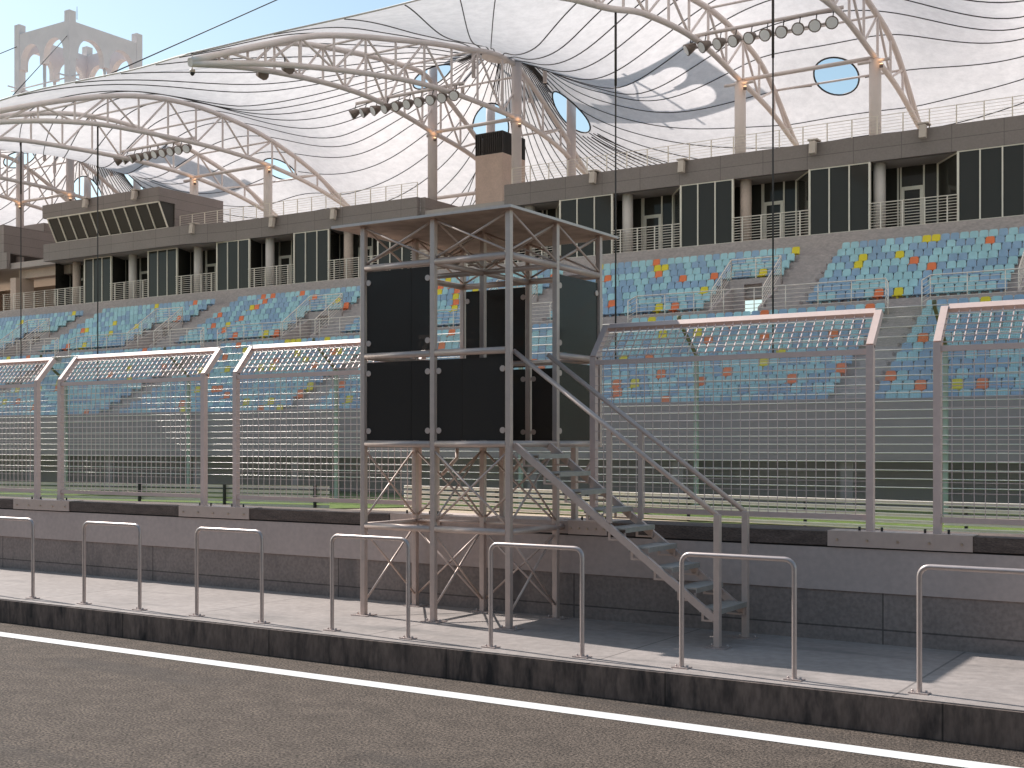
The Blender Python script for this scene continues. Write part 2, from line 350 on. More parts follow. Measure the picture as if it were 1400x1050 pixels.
# ================================================================== HOOP BARRIERS
def hoop(u0, u1, v0, label, first=None):
    Y = 11.12
    x0 = px(u0, Y); x1 = px(u1, Y); hz = 1.12; rr = .09
    t = empty('hoop_barrier', ((x0+x1)/2, Y, PZ), label, 'hoop barrier', 'tubular hoop barriers along the kerb')
    b = MB(); pts = [(x0, Y, PZ+.012), (x0, Y, PZ+hz-rr)]
    for k in range(1, 7): a = math.pi/2*k/6; pts.append((x0+rr-rr*math.cos(a), Y, PZ+hz-rr+rr*math.sin(a)))
    for k in range(0, 7): a = math.pi/2*k/6; pts.append((x1-rr+rr*math.sin(a), Y, PZ+hz-rr+rr*math.cos(a)))
    pts.append((x1, Y, PZ+.012))
    vs = []; n = 12; r = .024
    for i, p in enumerate(pts):
        d = (Vector(pts[min(i+1, len(pts)-1)])-Vector(pts[max(i-1, 0)])).normalized(); a = Vector((0,1,0)); c = a.cross(d)
        for k in range(n): an = 2*math.pi*k/n; vs.append(Vector(p)+(a*math.cos(an)+c*math.sin(an))*r)
    b.add(vs, [(i*n+k, i*n+(k+1)%n, (i+1)*n+(k+1)%n, (i+1)*n+k) for i in range(len(pts)-1) for k in range(n)], True)
    b.build('tube', 'steel', t)
    for x in (x0, x1):
        c = MB(); c.box(x-.085, Y-.06, PZ, x+.085, Y+.06, PZ+.012)
        for i in (-1, 1): c.cyl((x+.06*i, Y, PZ+.018), (0,0,1), .011, .022, 6)
        c.build('foot_plate', 'steel', t)
H_ = [(-30, 45, 'hoop barrier cut by the left edge of the picture'), (115, 191, 'hoop barrier second from the left edge'), (269, 358, 'hoop barrier third from the left, clear of the tower'),
      (454, 558, 'hoop barrier in front of the left leg of the scaffold tower'), (671, 796, 'hoop barrier just right of the tower front leg'),
      (932, 1086, 'hoop barrier in front of the foot of the stairs'), (1257, 1437, 'hoop barrier cut by the right edge of the picture')]
for a in H_: hoop(a[0], a[1], 0, a[2])

# ================================================================== SCAFFOLD OBSERVATION TOWER
X0, X1, X2 = -10.18, -9.07, -7.96
Y0, Y1, Y2 = 12.33, 13.42, 14.55
FZ = H0+.0; MZ = H0+1.12; TZ = H0+2.25; RZ = H0+2.785; LZ = H0-1.05
tw = empty('observation_tower', ((X0+X2)/2, Y1, PZ), 'steel frame observation tower with dark tinted panels, flat roof and outside stairs', 'tower')
pr = .035
def part(b, n, m='steel2', p=None, bevel=0): return b.build(n, m, p if p is not None else tw, bevel=bevel)
for x in (X0, X1, X2):
    for y in (Y0, Y1):
        b = MB(); b.box(x-pr, y-pr, PZ+.012, x+pr, y+pr, RZ); o = part(b, 'post', bevel=.006)
        c = MB(); c.box(x-.13, y-.11, PZ, x+.13, y+.11, PZ+.012)
        for i in (-1, 1): c.cyl((x+.1*i, y, PZ+.022), (0,0,1), .012, .03, 6)
        part(c, 'base_plate', 'steel', o)
    b = MB(); b.box(x-pr, Y2-pr, FZ-.04, x+pr, Y2+pr, RZ); part(b, 'post', bevel=.006)
    b = MB(); b.box(x-.035, 13.86, TOP+.012, x+.035, 13.93, FZ-.045); o = part(b, 'wall_post')
    b = MB(); b.box(x-.11, 13.80, TOP+.003, x+.11, 13.99, TOP+.012); part(b, 'base_plate', 'steel', o)
for z in (FZ, MZ, TZ):
    for (a0, a1) in ((X0, X1), (X1, X2)):
        for y in (Y0, Y2):
            b = MB(); b.tube((a0+pr, y, z), (a1-pr, y, z), .042, 12); part(b, 'beam')
    for (a0, a1) in ((Y0, Y1), (Y1, Y2)):
        for x in (X0, X2):
            if z == MZ and x == X2 and a0 == Y0: continue
            b = MB(); b.tube((x, a0+pr, z), (x, a1-pr, z), .042, 12); part(b, 'beam')
for (a0, a1) in ((X0, X1), (X1, X2)):
    b = MB(); b.tube((a0+pr, Y0, LZ), (a1-pr, Y0, LZ), .042, 12); part(b, 'beam')
    b = MB(); b.tube((a0+pr, Y1, TZ), (a1-pr, Y1, TZ), .035, 10); part(b, 'beam')
    b = MB(); b.tube((a0+pr, Y1, LZ+.02), (a1-pr, Y1, LZ+.02), .02, 8); part(b, 'beam')
for x in (X0, X2):
    b = MB(); b.tube((x, Y0+pr, LZ), (x, WY-.02, LZ-.0), .04, 10); part(b, 'beam')
for (a0, a1) in ((Y0, Y1), (Y1, Y2)):
    b = MB(); b.tube((X1, a0+pr, TZ-.01), (X1, a1-pr, TZ-.01), .035, 10); part(b, 'beam')
# cross braces
def xbrace(p, e, up):
    """two crossing rods in the upright rectangle p-e, height up"""
    for s in (0, 1):
        a = Vector(p); c = Vector(e)
        (a if s else c).z += up
        n = (c-a).cross(Vector((0, 0, 1))).normalized()*(.014 if s else -.014)
        b = MB(); b.tube(a+n, c+n, .0145, 8); part(b, 'brace')
for z0, z1 in ((PZ+.18, LZ-.1), (LZ+.1, FZ-.1)):
    for x in (X0, X1, X2): xbrace((x, Y0+.04, z0), (x, Y1-.04, z0), z1-z0)
    for y in (Y0, Y1):
        for a0, a1 in ((X0, X1), (X1, X2)):
            if y == Y0 and z0 > 1 and a0 == X0: continue
            if y == Y0 and z0 < 1 : continue
            xbrace((a0+.04, y, z0), (a1-.04, y, z0), z1-z0)
for y in (Y0, Y1, Y2):
    for a0, a1 in ((X0, X1), (X1, X2)): xbrace((a0+.04, y, TZ+.06), (a1-.04, y, TZ+.06), .45)
for x in (X0, X1, X2):
    for a0, a1 in ((Y0, Y1), (Y1, Y2)): xbrace((x, a0+.04, TZ+.06), (x, a1-.04, TZ+.06), .45)
# knee brackets from the floor to the wall posts
for x in (X0, X1, X2):
    b = MB(); b.path([(x+.07, Y2-.25, FZ-.06), (x+.07, Y2-.25, FZ-.2), (x+.07, 13.95, FZ-.42)], .028, 6); part(b, 'knee_bracket')
# floor and roof
b = MB(); b.box(X0-.02, Y0+.045, FZ-.045, X2+.02, Y2-.045, FZ-.012); part(b, 'floor', 'tread')
M['roof'] = mat('roof_underside_steel', (.37, .31, .28), .75, .1, var=.25, scale=1.2, fine=(5, .12))
b = MB(); b.box(-10.59, 12.2, RZ, -7.86, 14.88, RZ+.028); part(b, 'roof', 'roof')
b = MB(); z = RZ-.0
for (xa, ya, xb, yb) in ((-10.605, 12.185, -7.845, 12.2), (-10.605, 14.88, -7.845, 14.895), (-10.605, 12.2, -10.59, 14.88), (-7.86, 12.2, -7.845, 14.88)):
    b.box(xa, ya, z-.002, xb, yb, z+.03)
part(b, 'roof_edge', 'steel')
# tinted panels with round clamps
def clamp(b, p, n): b.cyl(p, n, .037, .035, 16)
def panel_x(a0, a1, y, z0, z1, s=-1):
    xj = a0+(a1-a0)*(.69 if a0 < -10 else .39)
    b = MB(); b.box(a0+.055, y-.006, z0, xj-.003, y+.006, z1).box(xj+.003, y-.006, z0, a1-.055, y+.006, z1); o = part(b, 'tinted_panel', 'tint')
    c = MB()
    for x in (a0+.085, a1-.085):
        for z in (z0+.12, z1-.14): clamp(c, (x, y, z), (0,1,0))
    part(c, 'panel_clamps', 'steel2', o)
def panel_y(x, a0, a1, z0, z1):
    b = MB(); b.box(x-.006, a0+.055, z0, x+.006, a1-.055, z1); o = part(b, 'tinted_panel', 'tint')
    c = MB()
    for y in (a0+.085, a1-.085):
        for z in (z0+.12, z1-.14): clamp(c, (x, y, z), (1,0,0))
    part(c, 'panel_clamps', 'steel2', o)
lo, hi, lo2, hi2 = FZ+.045, MZ-.08, MZ+.045, TZ-.05
panel_x(X0, X1, Y0, lo2, hi2); panel_x(X0, X1, Y0, lo, hi); panel_x(X1, X2, Y0, lo, hi)
panel_y(X2, Y1, Y2, lo2, TZ-.10); panel_y(X2, Y1, Y2, lo, hi)
panel_x(X0, X1, Y2, lo2-.1, hi2-.02); panel_x(X0, X1, Y2, lo, hi); panel_x(X1, X2, Y2, lo, hi)
panel_y(X0, Y0, Y1, lo2, hi2); panel_y(X0, Y0, Y1, lo, hi); panel_y(X0, Y1, Y2, lo, hi)
# stairs
SY0, SY1 = 12.40, 13.19
SX0, SX1 = X2+.04, px(981, SY0)
sz0, sz1 = FZ-.02, PZ+.31
b = MB(); b.bar((SX0, SY0, sz0), (SX1-.03, SY0, sz1), .05, .08); b.bar((SX0, SY1, sz0), (SX1-.03, SY1, sz1), .05, .08)
st = part(b, 'staircase')
for y in (SY0, SY1):
    b = MB(); b.box(SX1-.035, y-.035, PZ+.012, SX1+.035, y+.035, PZ+1.44); part(b, 'newel_post', 'steel2', st, .006)
    b = MB(); b.tube((SX0-.02, y, sz0+1.13), (SX1, y, PZ+1.43), .03, 10); part(b, 'handrail', 'steel2', st)
    c = MB(); c.box(SX1-.12, y-.1, PZ, SX1+.12, y+.1, PZ+.012)
    for i in (-1, 1): c.cyl((SX1+.09*i, y+.06, PZ+.02), (0,0,1), .011, .03, 6)
    part(c, 'base_plate', 'steel', st)
    xm = SX0+(SX1-SX0)*.49; f_ = .49
    b = MB(); b.box(xm-.03, y-.02, sz0+(sz1-sz0)*f_+.04, xm+.03, y+.02, sz0+(sz1-sz0)*f_+1.1); part(b, 'baluster', 'steel2', st)
nT = 9
for k in range(nT):
    f_ = (k+.62)/nT; x = SX0+(SX1-SX0)*f_; z = sz0+(sz1-sz0)*f_+.03
    b = MB(); b.box(x-.12, SY0+.03, z-.018, x+.14, SY1-.03, z); b.box(x-.12, SY0+.03, z-.055, x-.11, SY1-.03, z-.018); b.box(x+.13, SY0+.03, z-.055, x+.14, SY1-.03, z-.018)
    part(b, 'stair_tread', 'tread', st)
    for y in (SY0+.05, SY1-.05):
        b = MB(); b.box(x-.1, y-.005, z-.15, x-.07, y+.005, z-.056); b.box(x+.1, y-.005, z-.15, x+.125, y+.005, z-.056).box(x-.1, y-.006, z-.15, x+.125, y+.006, z-.13)
        part(b, 'tread_bracket', 'steel2', st)

# ================================================================== GUARDRAILS AND FAR FENCE
def guardrail(p0, p1, label):
    p0 = Vector(p0+(0,)); p1 = Vector(p1+(0,)); d = (p1-p0).normalized(); n_ = Vector((-d.y, d.x, 0))
    t = empty('guardrail', tuple((p0+p1)/2), label, 'guardrail', 'corrugated steel guardrails across the track')
    for k in range(5):
        zc = .09+k*.185; b = MB()
        pf = [(.0, -.06), (-.035, -.048), (-.035, -.026), (0, -.008), (0, .008), (-.035, .026), (-.035, .048), (0, .06)]
        vs = [e+n_*p+Vector((0, 0, zc+z)) for e in (p0, p1) for p, z in pf]; m = len(pf)
        b.add(vs, [(i, i+1, m+i+1, m+i) for i in range(m-1)])
        b.build('rail', 'armco', t)
    L_ = (p1-p0).length; k = .6
    while k < min(L_, 60):
        c = p0+d*k+n_*.07; MB().bar(c, c+Vector((0, 0, .90)), .08, .10).build('post', 'dark', t); k += 4.2
guardrail((-32.0, 36.65), (-90, 25.5), 'steel guardrail ending left of the scaffold tower, in front of grass')
guardrail((-30.2, 39.1), (-8.7, 36.2), 'sunlit steel guardrail starting behind the scaffold tower and running right')
guardrail((-8.65, 36.19), (20, 34.5), 'steel guardrail continuing at the right edge of the picture')
FF = 41.8
ff = empty('catch_fence', (-40, FF, 0), 'tall catch fence across the track with green posts, cables and fine netting', 'fence')
fx = [px(u, FF) for u in (258, 460, 712, 952, 1293)]
fx = [fx[0]-18.4, fx[0]-9.2]+fx+[fx[-1]+8.7]
fb = pz(952, 485, FF); tY = 40.3; tz_ = pz(930, 438, tY)
for x in fx:
    b = MB(); b.box(x-.07, FF-.07, 0, x+.07, FF+.07, fb); o = b.build('post', 'green_post', ff)
    b = MB(); b.bar((x, FF-.02, fb), (x, tY, tz_), .10, .10); b.cyl((x, tY, tz_+.1), (0,0,1), .07, .14, 8); b.build('post_arm', 'arm', o)
xa, xb = -110, 20
z = fb-.12
while z > .9:
    MB().tube((xa, FF-.1, z), (xb, FF-.1, z), .018, 5, cap=False).build('cable', 'cable', ff); z -= .288
d = Vector((0, tY-FF, tz_-fb))
for k in range(1, 5):
    p = Vector((0, FF-.1, fb))+d*(k/4.)
    MB().tube((xa, p.y, p.z), (xb, p.y, p.z), .018, 5, cap=False).build('cable', 'cable', ff)
b = MB(); b.quad((xa, FF+.09, .02), (xb, FF+.09, .02), (xb, FF+.09, fb), (xa, FF+.09, fb)); b.quad((xa, FF+.09, fb), (xb, FF+.09, fb), (xb, tY+.03, tz_-.02), (xa, tY+.03, tz_-.02))
b.build('netting', 'net', ff)

# ================================================================== GRANDSTAND
S = 68.
gs = empty('grandstand', (-50, 62, 0), 'long grandstand with glazed upper floor, grey fascia and stepped concrete terraces', 'grandstand')
def gp(b, n, m, p=None): return b.build(n, m, p if p is not None else gs)
XA, XB = -125., 8.
UR = [(64.2-.8*i, H0+10.05-.467*i) for i in range(8)]
LR = [(56.4-.8*j, H0+5.85-.436*j) for j in range(11)]
WZ = H0+6.3                                        # walkway level
per = 14.75
UAc = [-21.75-per*k for k in range(-1, 7)]          # upper aisle centres
AW = 1.0
voids = [(x-AW-2.75, x-AW) for x in UAc]
LAc = [-15.2-per*k for k in range(-1, 8)]
def segs(a, b, cuts):
    out = []; x = a
    for c0, c1 in sorted(cuts):
        if c1 < a or c0 > b: continue
        if c0 > x: out.append((x, c0))
        x = max(x, c1)
    if x < b: out.append((x, b))
    return out
b = MB()
for i, (y, z) in enumerate(UR):
    for a0, a1 in (segs(XA, XB, voids) if i >= 4 else [(XA, XB)]): b.box(a0, y-.4, z-1.0, a1, y+.4, z)
for a0, a1 in segs(XA, XB, voids): b.box(a0, 58.16, WZ-.5, a1, 58.2, UR[7][1]-.02)
b.box(XA, 56.8, WZ-.5, XB, 58.17, WZ)
for a0, a1 in voids: b.box(a0, 58.17, WZ-.5, a1, 61.5, WZ-.01)
for y, z in LR: b.box(XA, y-.4, z-1.3, XB, y+.4, z)
gp(b, 'terrace', 'terrace')
for x in UAc:
    b = MB()
    for i, (y, z) in enumerate(UR[1:]): b.box(x-AW+.15, y+.02, z-.1, x+AW-.15, y+.385, z+.233)
    gp(b, 'aisle_steps', 'terrace')
for x in LAc:
    b = MB()
    for i, (y, z) in enumerate(LR[1:]): b.box(x-.55, y+.02, z-.1, x+.55, y+.385, z+.218)
    gp(b, 'aisle_steps', 'terrace')
# vomitory portals
for x0, x1 in voids:
    y = 61.0; zt = UR[3][1]; ox0 = x0+.75; ox1 = x0+1.75; oz = WZ+2.05
    b = MB(); b.box(x0, y, WZ-.02, ox0, y+.18, zt-.01); b.box(ox1, y, WZ-.02, x1, y+.18, zt-.01); b.box(ox0, y, oz, ox1, y+.18, zt-.01)
    for xx in (x0-.002, x1-.148):
        vs = [(xx, 58.22, WZ-.1), (xx, y, WZ-.1), (xx, y, UR[4][1]+.02), (xx, 58.22, UR[7][1]+.02)]; vs += [(p[0]+.15, p[1], p[2]) for p in vs]
        b.add(vs, [(0,3,2,1),(4,5,6,7),(0,1,5,4),(1,2,6,5),(2,3,7,6),(3,0,4,7)])
    o = gp(b, 'vomitory', 'terrace')
    b = MB()
    def rl(p, e, n=5, h=1.05, r=.022):
        p = Vector(p); e = Vector(e)
        for k in range(n+1):
            up = Vector((0, 0, h*(k+1)/(n+1))); b.tube(p+up, e+up, r*(1.5 if k == n else .7), 5, cap=False)
        m = max(1, round((e-p).length/1.3))
        for k in range(m+1): c = p+(e-p)*k/m; b.tube(c-Vector((0,0,.15)), c+Vector((0,0,h)), r*1.3, 5, cap=False)
    rl((x0, y+.1, zt), (x1, y+.1, zt)); rl((x0, y+.1, zt), (x0, 58.5, WZ+.45)); rl((x1, y+.1, zt), (x1, 58.5, WZ+.45))
    b.build('vomitory_railing', 'rail2', o)
# walkway railing, with gaps at the lower aisles
cuts = [(x-.75, x+.75) for x in LAc]
for a0, a1 in segs(XA, XB, cuts):
    b = MB(); n = 7; h = 1.3; yy = 56.95
    for k in range(n):
        z = WZ+.12+(h-.12)*k/(n-1); r = .032 if k == n-1 else .016
        b.path([(a0, yy-.5, z-.28), (a0+.25, yy, z), (a1-.25, yy, z), (a1, yy-.5, z-.28)], r, 5)
    m = round((a1-a0)/1.7)
    for k in range(m+1): x = a0+.25+(a1-a0-.5)*k/m; b.tube((x, yy, WZ-.1), (x, yy, WZ+h), .025, 5)
    for x in (a0, a1): b.tube((x, yy-.5, WZ-.5), (x, yy-.5, WZ+h-.28), .03, 5)
    gp(b, 'walkway_railing', 'rail2')
# lower front and undercroft
b = MB(); b.box(XA, 47.6, H0-.62, XB, 47.99, H0+1.75); b.box(XA, 47.99, H0-.62, XB, 52, H0-.3); gp(b, 'front_parapet', 'under')
b = MB(); b.box(XA, 50.5, 0, XB, 50.8, H0-.62); x = XA
while x < XB: b.box(x, 48.2, 0, x+.5, 48.7, H0-.62); x += 7.3
gp(b, 'undercroft_wall', 'under')
# retaining wall up to the glazing
WB = H0+11.38; WT = H0+15.02; FT = H0+16.42; YW = 65.7
gp(MB().box(XA, 64.6, UR[0][1]-1.2, XB, YW+.35, UR[0][1]+.0).box(XA, 65.45, UR[0][1], XB, YW+3.6, WB), 'upper_wall', 'terrace')
# glazed floor -------------------------------------------------
blocks_u = [(1310, 1402), (1107, 1189), (931, 1002), (766, 837), (517, 567), (402.5, 449.5), (297, 341), (203, 242), (116, 152)]
blocks = [(px(a, YW), px(b_, YW)) for a, b_ in blocks_u]
blocks.insert(0, (blocks[0][0]+7.55, blocks[0][1]+7.6))
Yr = 67.9
core_r = px(690, YW); core_l = px(571, YW); coreL_r = px(76, YW); coreL_l = px(10, YW)
extra = [(coreL_l-4.6*0-5.2-7.6*k, coreL_l-5.2-7.6*k+3.2) for k in range(3)]
def window_bay(x0, x1):
    b = MB(); n = 3
    for k in range(n+1):
        x = x0+(x1-x0)*k/n; w_ = .07 if 0 < k < n else .11; b.box(x-w_/2, YW-.05, WB, x+w_/2, YW+.08, WT)
    b.box(x0, YW-.03, WB, x1, YW+.06, WB+.06); b.box(x0, YW-.03, WT-.06, x1, YW+.06, WT)
    o = gp(b, 'window_bay', 'frame')
    MB().box(x0+.03, YW+.005, WB+.03, x1-.03, YW+.03, WT-.03).build('panes', 'window', o)
for x0, x1 in blocks+extra: window_bay(x0, x1)
allb = sorted(blocks+extra)
cols_low = []
def recess(x0, x1, full=True, colx=None):
    """x0..x1 = the open balcony between two window blocks"""
    xr = x1-1.55; xl = x0-.9
    b = MB(); xs = [xl, x0+.9, xr-1.95, xr-.72, xr]
    for x in xs: b.box(x-.045, Yr-.05, WB, x+.045, Yr+.06, WT-.0)
    b.bar((xr, Yr, WT-.04), (x1, YW+.09, WT-.04), .08, .08)
    o = gp(b, 'balcony_glazing', 'frame')
    b = MB(); b.box(xl, Yr+.0, WB, xr, Yr+.03, WT)
    b.quad((xr+.03, Yr, WB), (x1-.03, YW+.06, WB), (x1-.03, YW+.06, WT), (xr+.03, Yr, WT)); b.quad((x0, YW+.06, WB), (xl, Yr, WB), (xl, Yr, WT), (x0, YW+.06, WT))
    b.build('panes', 'window', o)
    dx0, dx1 = xr-1.95, xr-.72; dz = WB+2.55
    b = MB(); b.box(dx0, Yr-.09, WB, dx0+.2, Yr-.02, dz); b.box(dx1-.2, Yr-.09, WB, dx1, Yr-.02, dz); b.box(dx0+.2, Yr-.09, dz-.2, dx1-.2, Yr-.02, dz); b.box(dx0+.2, Yr-.09, WB, dx1-.2, Yr-.02, WB+.2)
    gp(b, 'door_frame', 'frame')
    b = MB(); zt = WB+1.4; n = 10; yy = YW-.12
    for k in range(n):
        z = WB+.04+1.36*k/(n-1); b.tube((x0, yy, z), (x1, yy, z), .032 if k == n-1 else .02, 5, cap=False)
    m = 4
    for k in range(m): x = x0+(x1-x0)*(k+.55)/m; b.box(x-.03, yy-.03, WB-.28, x+.03, yy+.03, zt); b.box(x-.07, yy-.06, WB-.3, x+.07, yy+.05, WB-.12)
    gp(b, 'balcony_railing', 'rail')
    cx = colx if colx is not None else x0-.15
    cx *= 66.45/S
    gp(MB().tube((cx, 66.45, WB-.1), (cx, 66.45, WT+.02), .33, 14), 'facade_column', 'column' if int(abs(cx)*3) % 2 else 'beige')
for i in range(len(allb)-1):
    a0, a1 = allb[i][1], allb[i+1][0]
    if a0 < coreL_l-.1 < a1 or a0 <= core_l+.5 and a1 > core_r-.1: continue
    if a0 < coreL_r-.5 < a1: continue
    recess(a0, a1)
recess(core_r+.6, px(766, YW)); recess(coreL_r-.1, px(116, YW))
# floor and soffit slabs
b = MB(); b.box(XA, YW+.36, WT+.003, XB, Yr+8, FT-.9); 
for x0, x1 in ((XA, coreL_l), (coreL_r, core_l), (core_r, XB)): pass
gp(b, 'soffit', 'soffit')
# fascia, with the curved step forward under the commentary box
def strip(pts, z0, z1, th=.35):
    b = MB(); vs = []
    for i, p in enumerate(pts):
        p = Vector(p); d = Vector(pts[min(i+1, len(pts)-1)])-Vector(pts[max(i-1, 0)]); n = Vector((-d.y, d.x)).normalized()*th
        for (o_, z) in ((Vector((0,0)), z0), (Vector((0,0)), z1), (n, z1), (n, z0)): vs.append((p.x+o_.x, p.y+o_.y, z))
    m = len(pts); fs = []
    for i in range(m-1):
        for k in range(4): fs.append((i*4+k, i*4+(k+1)%4, (i+1)*4+(k+1)%4, (i+1)*4+k))
    fs += [(3,2,1,0), tuple((m-1)*4+k for k in range(4))]
    return b.add(vs, fs)
YF = YW-.06
gp(strip([(core_r, YF), (XB, YF)], WT, FT), 'fascia', 'clad')
xc0, xc1 = px(238, 64.9), px(330, YF)
pts = [(coreL_r-.3, 64.75)]+[(xc0+(xc1-xc0)*k/16, 64.75+(YF-64.75)*(.5-.5*math.cos(math.pi*k/16))) for k in range(17)]+[(core_l, YF)]
o = gp(strip(pts, WT-.0, FT), 'fascia', 'clad')
gp(strip([(core_l, YF+.36), (core_l, YF+8)][::-1], WT, FT), 'fascia', 'clad'); 
gp(strip([(XA, YF), (coreL_l, YF)], WT, FT), 'fascia', 'clad')
gp(MB().add([(p[0], p[1]+.05, WT+.02) for p in pts]+[(p[0], YW+1, WT+.02) for p in pts], [(i, i+1, len(pts)+i+1, len(pts)+i) for i in range(len(pts)-1)]), 'soffit', 'soffit')
# roof terrace railing
def roof_rail(a0, a1):
    b = MB(); yy = YF+.3; n = 7
    for k in range(n): z = FT+.05+1.0*k/(n-1); b.tube((a0, yy, z), (a1, yy, z), .022 if k == n-1 else .012, 4, cap=False)
    m = round((a1-a0)/1.35)
    for k in range(m+1): x = a0+(a1-a0)*k/m; b.box(x-.03, yy-.02, FT-.1, x+.03, yy+.02, FT+1.05)
    gp(b, 'roof_railing', 'rail')
roof_rail(core_r+.4, XB); roof_rail(px(242, YF), core_l-.2)
# stair cores in beige concrete
def core(xl, xr, shaft):
    b = MB(); z1 = pz(640, 285, 67.2); b.box(xl-.2, 67.0, z1-1.3, xr+.2, 67.9, z1)
    b.box(xl-16, 71.8, WB-2, xr+.2, 72, z1-1.2)
    b.box(xl-.3, 66.2, WB, xl+.45, 68, z1-1.3)
    o = gp(b, 'stair_core', 'beige')
    b = MB(); vs = []
    for (y) in (69.2, 70.6): vs += [(xl+1.6, y, WB), (xl+2.6, y, WB), (xr+.3, y, WB+3.6), (xr+.3, y, WB+2.6)]
    b.add(vs, [(0,1,2,3),(7,6,5,4),(0,4,5,1),(1,5,6,2),(2,6,7,3),(3,7,4,0)]); b.build('stair_flight', 'terrace', o)
    b = MB(); n = 9
    for k in range(n): z = WB+.04+1.36*k/(n-1); b.tube((xl-.5, YW-.12, z), (xr+.2, YW-.12, z), .02, 5, cap=False)
    for k in range(6): x = xl-.3+(xr-xl+.4)*k/5; b.box(x-.03, YW-.14, WB-.28, x+.03, YW-.1, WB+1.4)
    b.build('core_railing', 'rail', o)
    return o
core(core_l, core_r, 1); core(coreL_l, coreL_r, 0)
# service shaft with black louvred cage
sy = 70.4; sx0, sx1 = px(650, sy), px(687, sy); zs = pz(668, 211, sy); zc = pz(668, 181, sy); dy = 2.9
o = gp(MB().box(sx0, sy, WB, sx1, sy+dy, zs), 'service_shaft', 'beige')
b = MB(); b.box(sx0, sy, zc-.08, sx1, sy+dy, zc)
for k in range(15):
    x = sx0+.03+(sx1-sx0-.06)*k/14; b.box(x-.04, sy, zs, x+.04, sy+.05, zc-.08); b.box(x-.04, sy+dy-.05, zs, x+.04, sy+dy, zc-.08)
for k in range(18): y = sy+.1+(dy-.2)*k/17; b.box(sx1-.05, y-.04, zs, sx1, y+.04, zc-.08); b.box(sx0, y-.04, zs, sx0+.05, y+.04, zc-.08)
b.box(sx0+.4, sy+.4, zs, sx1-.4, sy+dy-.4, zc-.3)
b.build('louvre_cage', 'dark', o)
# commentary box on the roof
ZT = pz(217, 255, 64.); ZG = pz(222, 273.5, 64.); ZB = FT
bx0, bx1 = px(58, 64.), px(217, 64.)
b = MB(); b.box(bx0, 64., ZG, bx1, 64.35, ZT); b.box(bx0, 64.35, ZG+.01, bx1, 70.6, ZT-.02); b.box(bx1-.3, 65.6, FT-.4, bx1, 70.6, ZG+.01); b.box(bx0+1.2, 69.9, FT-.4, bx1-.3, 70.6, ZG)
cb = gp(b, 'commentary_box', 'clad')
gx0, gx1 = bx0+.5, bx1-.12; gy0, gy1 = 64.12, 65.05
b = MB(); b.quad((gx0, gy1, ZB), (gx1, gy1, ZB), (gx1, gy0, ZG), (gx0, gy0, ZG)); b.quad((gx1, gy1, ZB), (gx1, 66.3, ZB), (gx1, 66.3, ZG), (gx1, gy0, ZG)); b.build('slanted_glazing', 'window', cb)
b = MB(); n = 10
for k in range(n+1):
    x = gx0+(gx1-gx0)*k/n; b.bar((x, gy1-.04, ZB), (x, gy0-.04, ZG), .09, .09)
b.box(gx0, gy1-.09, ZB-.02, gx1, gy1+.02, ZB+.09); b.box(gx0, gy0-.09, ZG-.1, gx1, gy0+.02, ZG-.01); b.box(gx1-.03, 66.25, ZB, gx1+.06, 66.35, ZG); b.box(gx1-.02, gy1, ZB, gx1+.05, 66.3, ZB+.08)
b.build('mullions', 'frame', cb)
b = MB(); b.box(bx0+.1, 65.6, FT-.5, gx0-.02, 69.8, ZG); b.build('side_wall', 'beige', cb)
# dark wall block on the roof further left
gp(MB().box(px(60, 72)-9, 72, pz(60, 352, 72), px(60, 72), 78, pz(60, 312, 72)+.5), 'plant_room', 'clad')
gp(MB().box(XA, YF, FT, coreL_l-.4, YF+6, FT+2.4), 'plant_room', 'clad')

# ------------------------------------------------------------------ fascia loudspeakers
def speaker(u, v, Y, label):
    x = px(u, Y); z = pz(u, v, Y)
    t = empty('loudspeaker', (x, Y-.3, z-.5), label, 'loudspeaker', 'white loudspeakers along the grandstand fascia')
    b = MB(); b.bar((x, Y-.28, z+.28), (x, Y-.38, z-.42), .36, .30); b.build('housing', 'box', t, bevel=.03)
    b = MB(); b.box(x-.28, Y-.42, z+.33, x+.28, Y+.25, z+.41); b.box(x-.05, Y-.2, z-.1, x+.05, Y+.02, z+.33); b.build('mount', 'box', t)
for u, v, lb in ((1264, 180, 'white loudspeaker on the fascia below the rightmost roof column'), (1114, 202, 'white loudspeaker on the fascia, second from the right'),
                 (935, 228, 'white loudspeaker on the fascia, third from the right'), (814, 243, 'white loudspeaker on the fascia just above the tower roof tip'),
                 (460, 293, 'white loudspeaker on the fascia left of the tower roof'), (376, 304, 'white loudspeaker on the fascia between two roof columns')):
    speaker(u, v, YF, lb)
speaker(267, 313, 65.2, 'white loudspeaker on the curved part of the grey fascia')
speaker(188, 267, 64., 'white loudspeaker on the commentary box, right one'); speaker(121, 278, 64., 'white loudspeaker on the commentary box, left one')

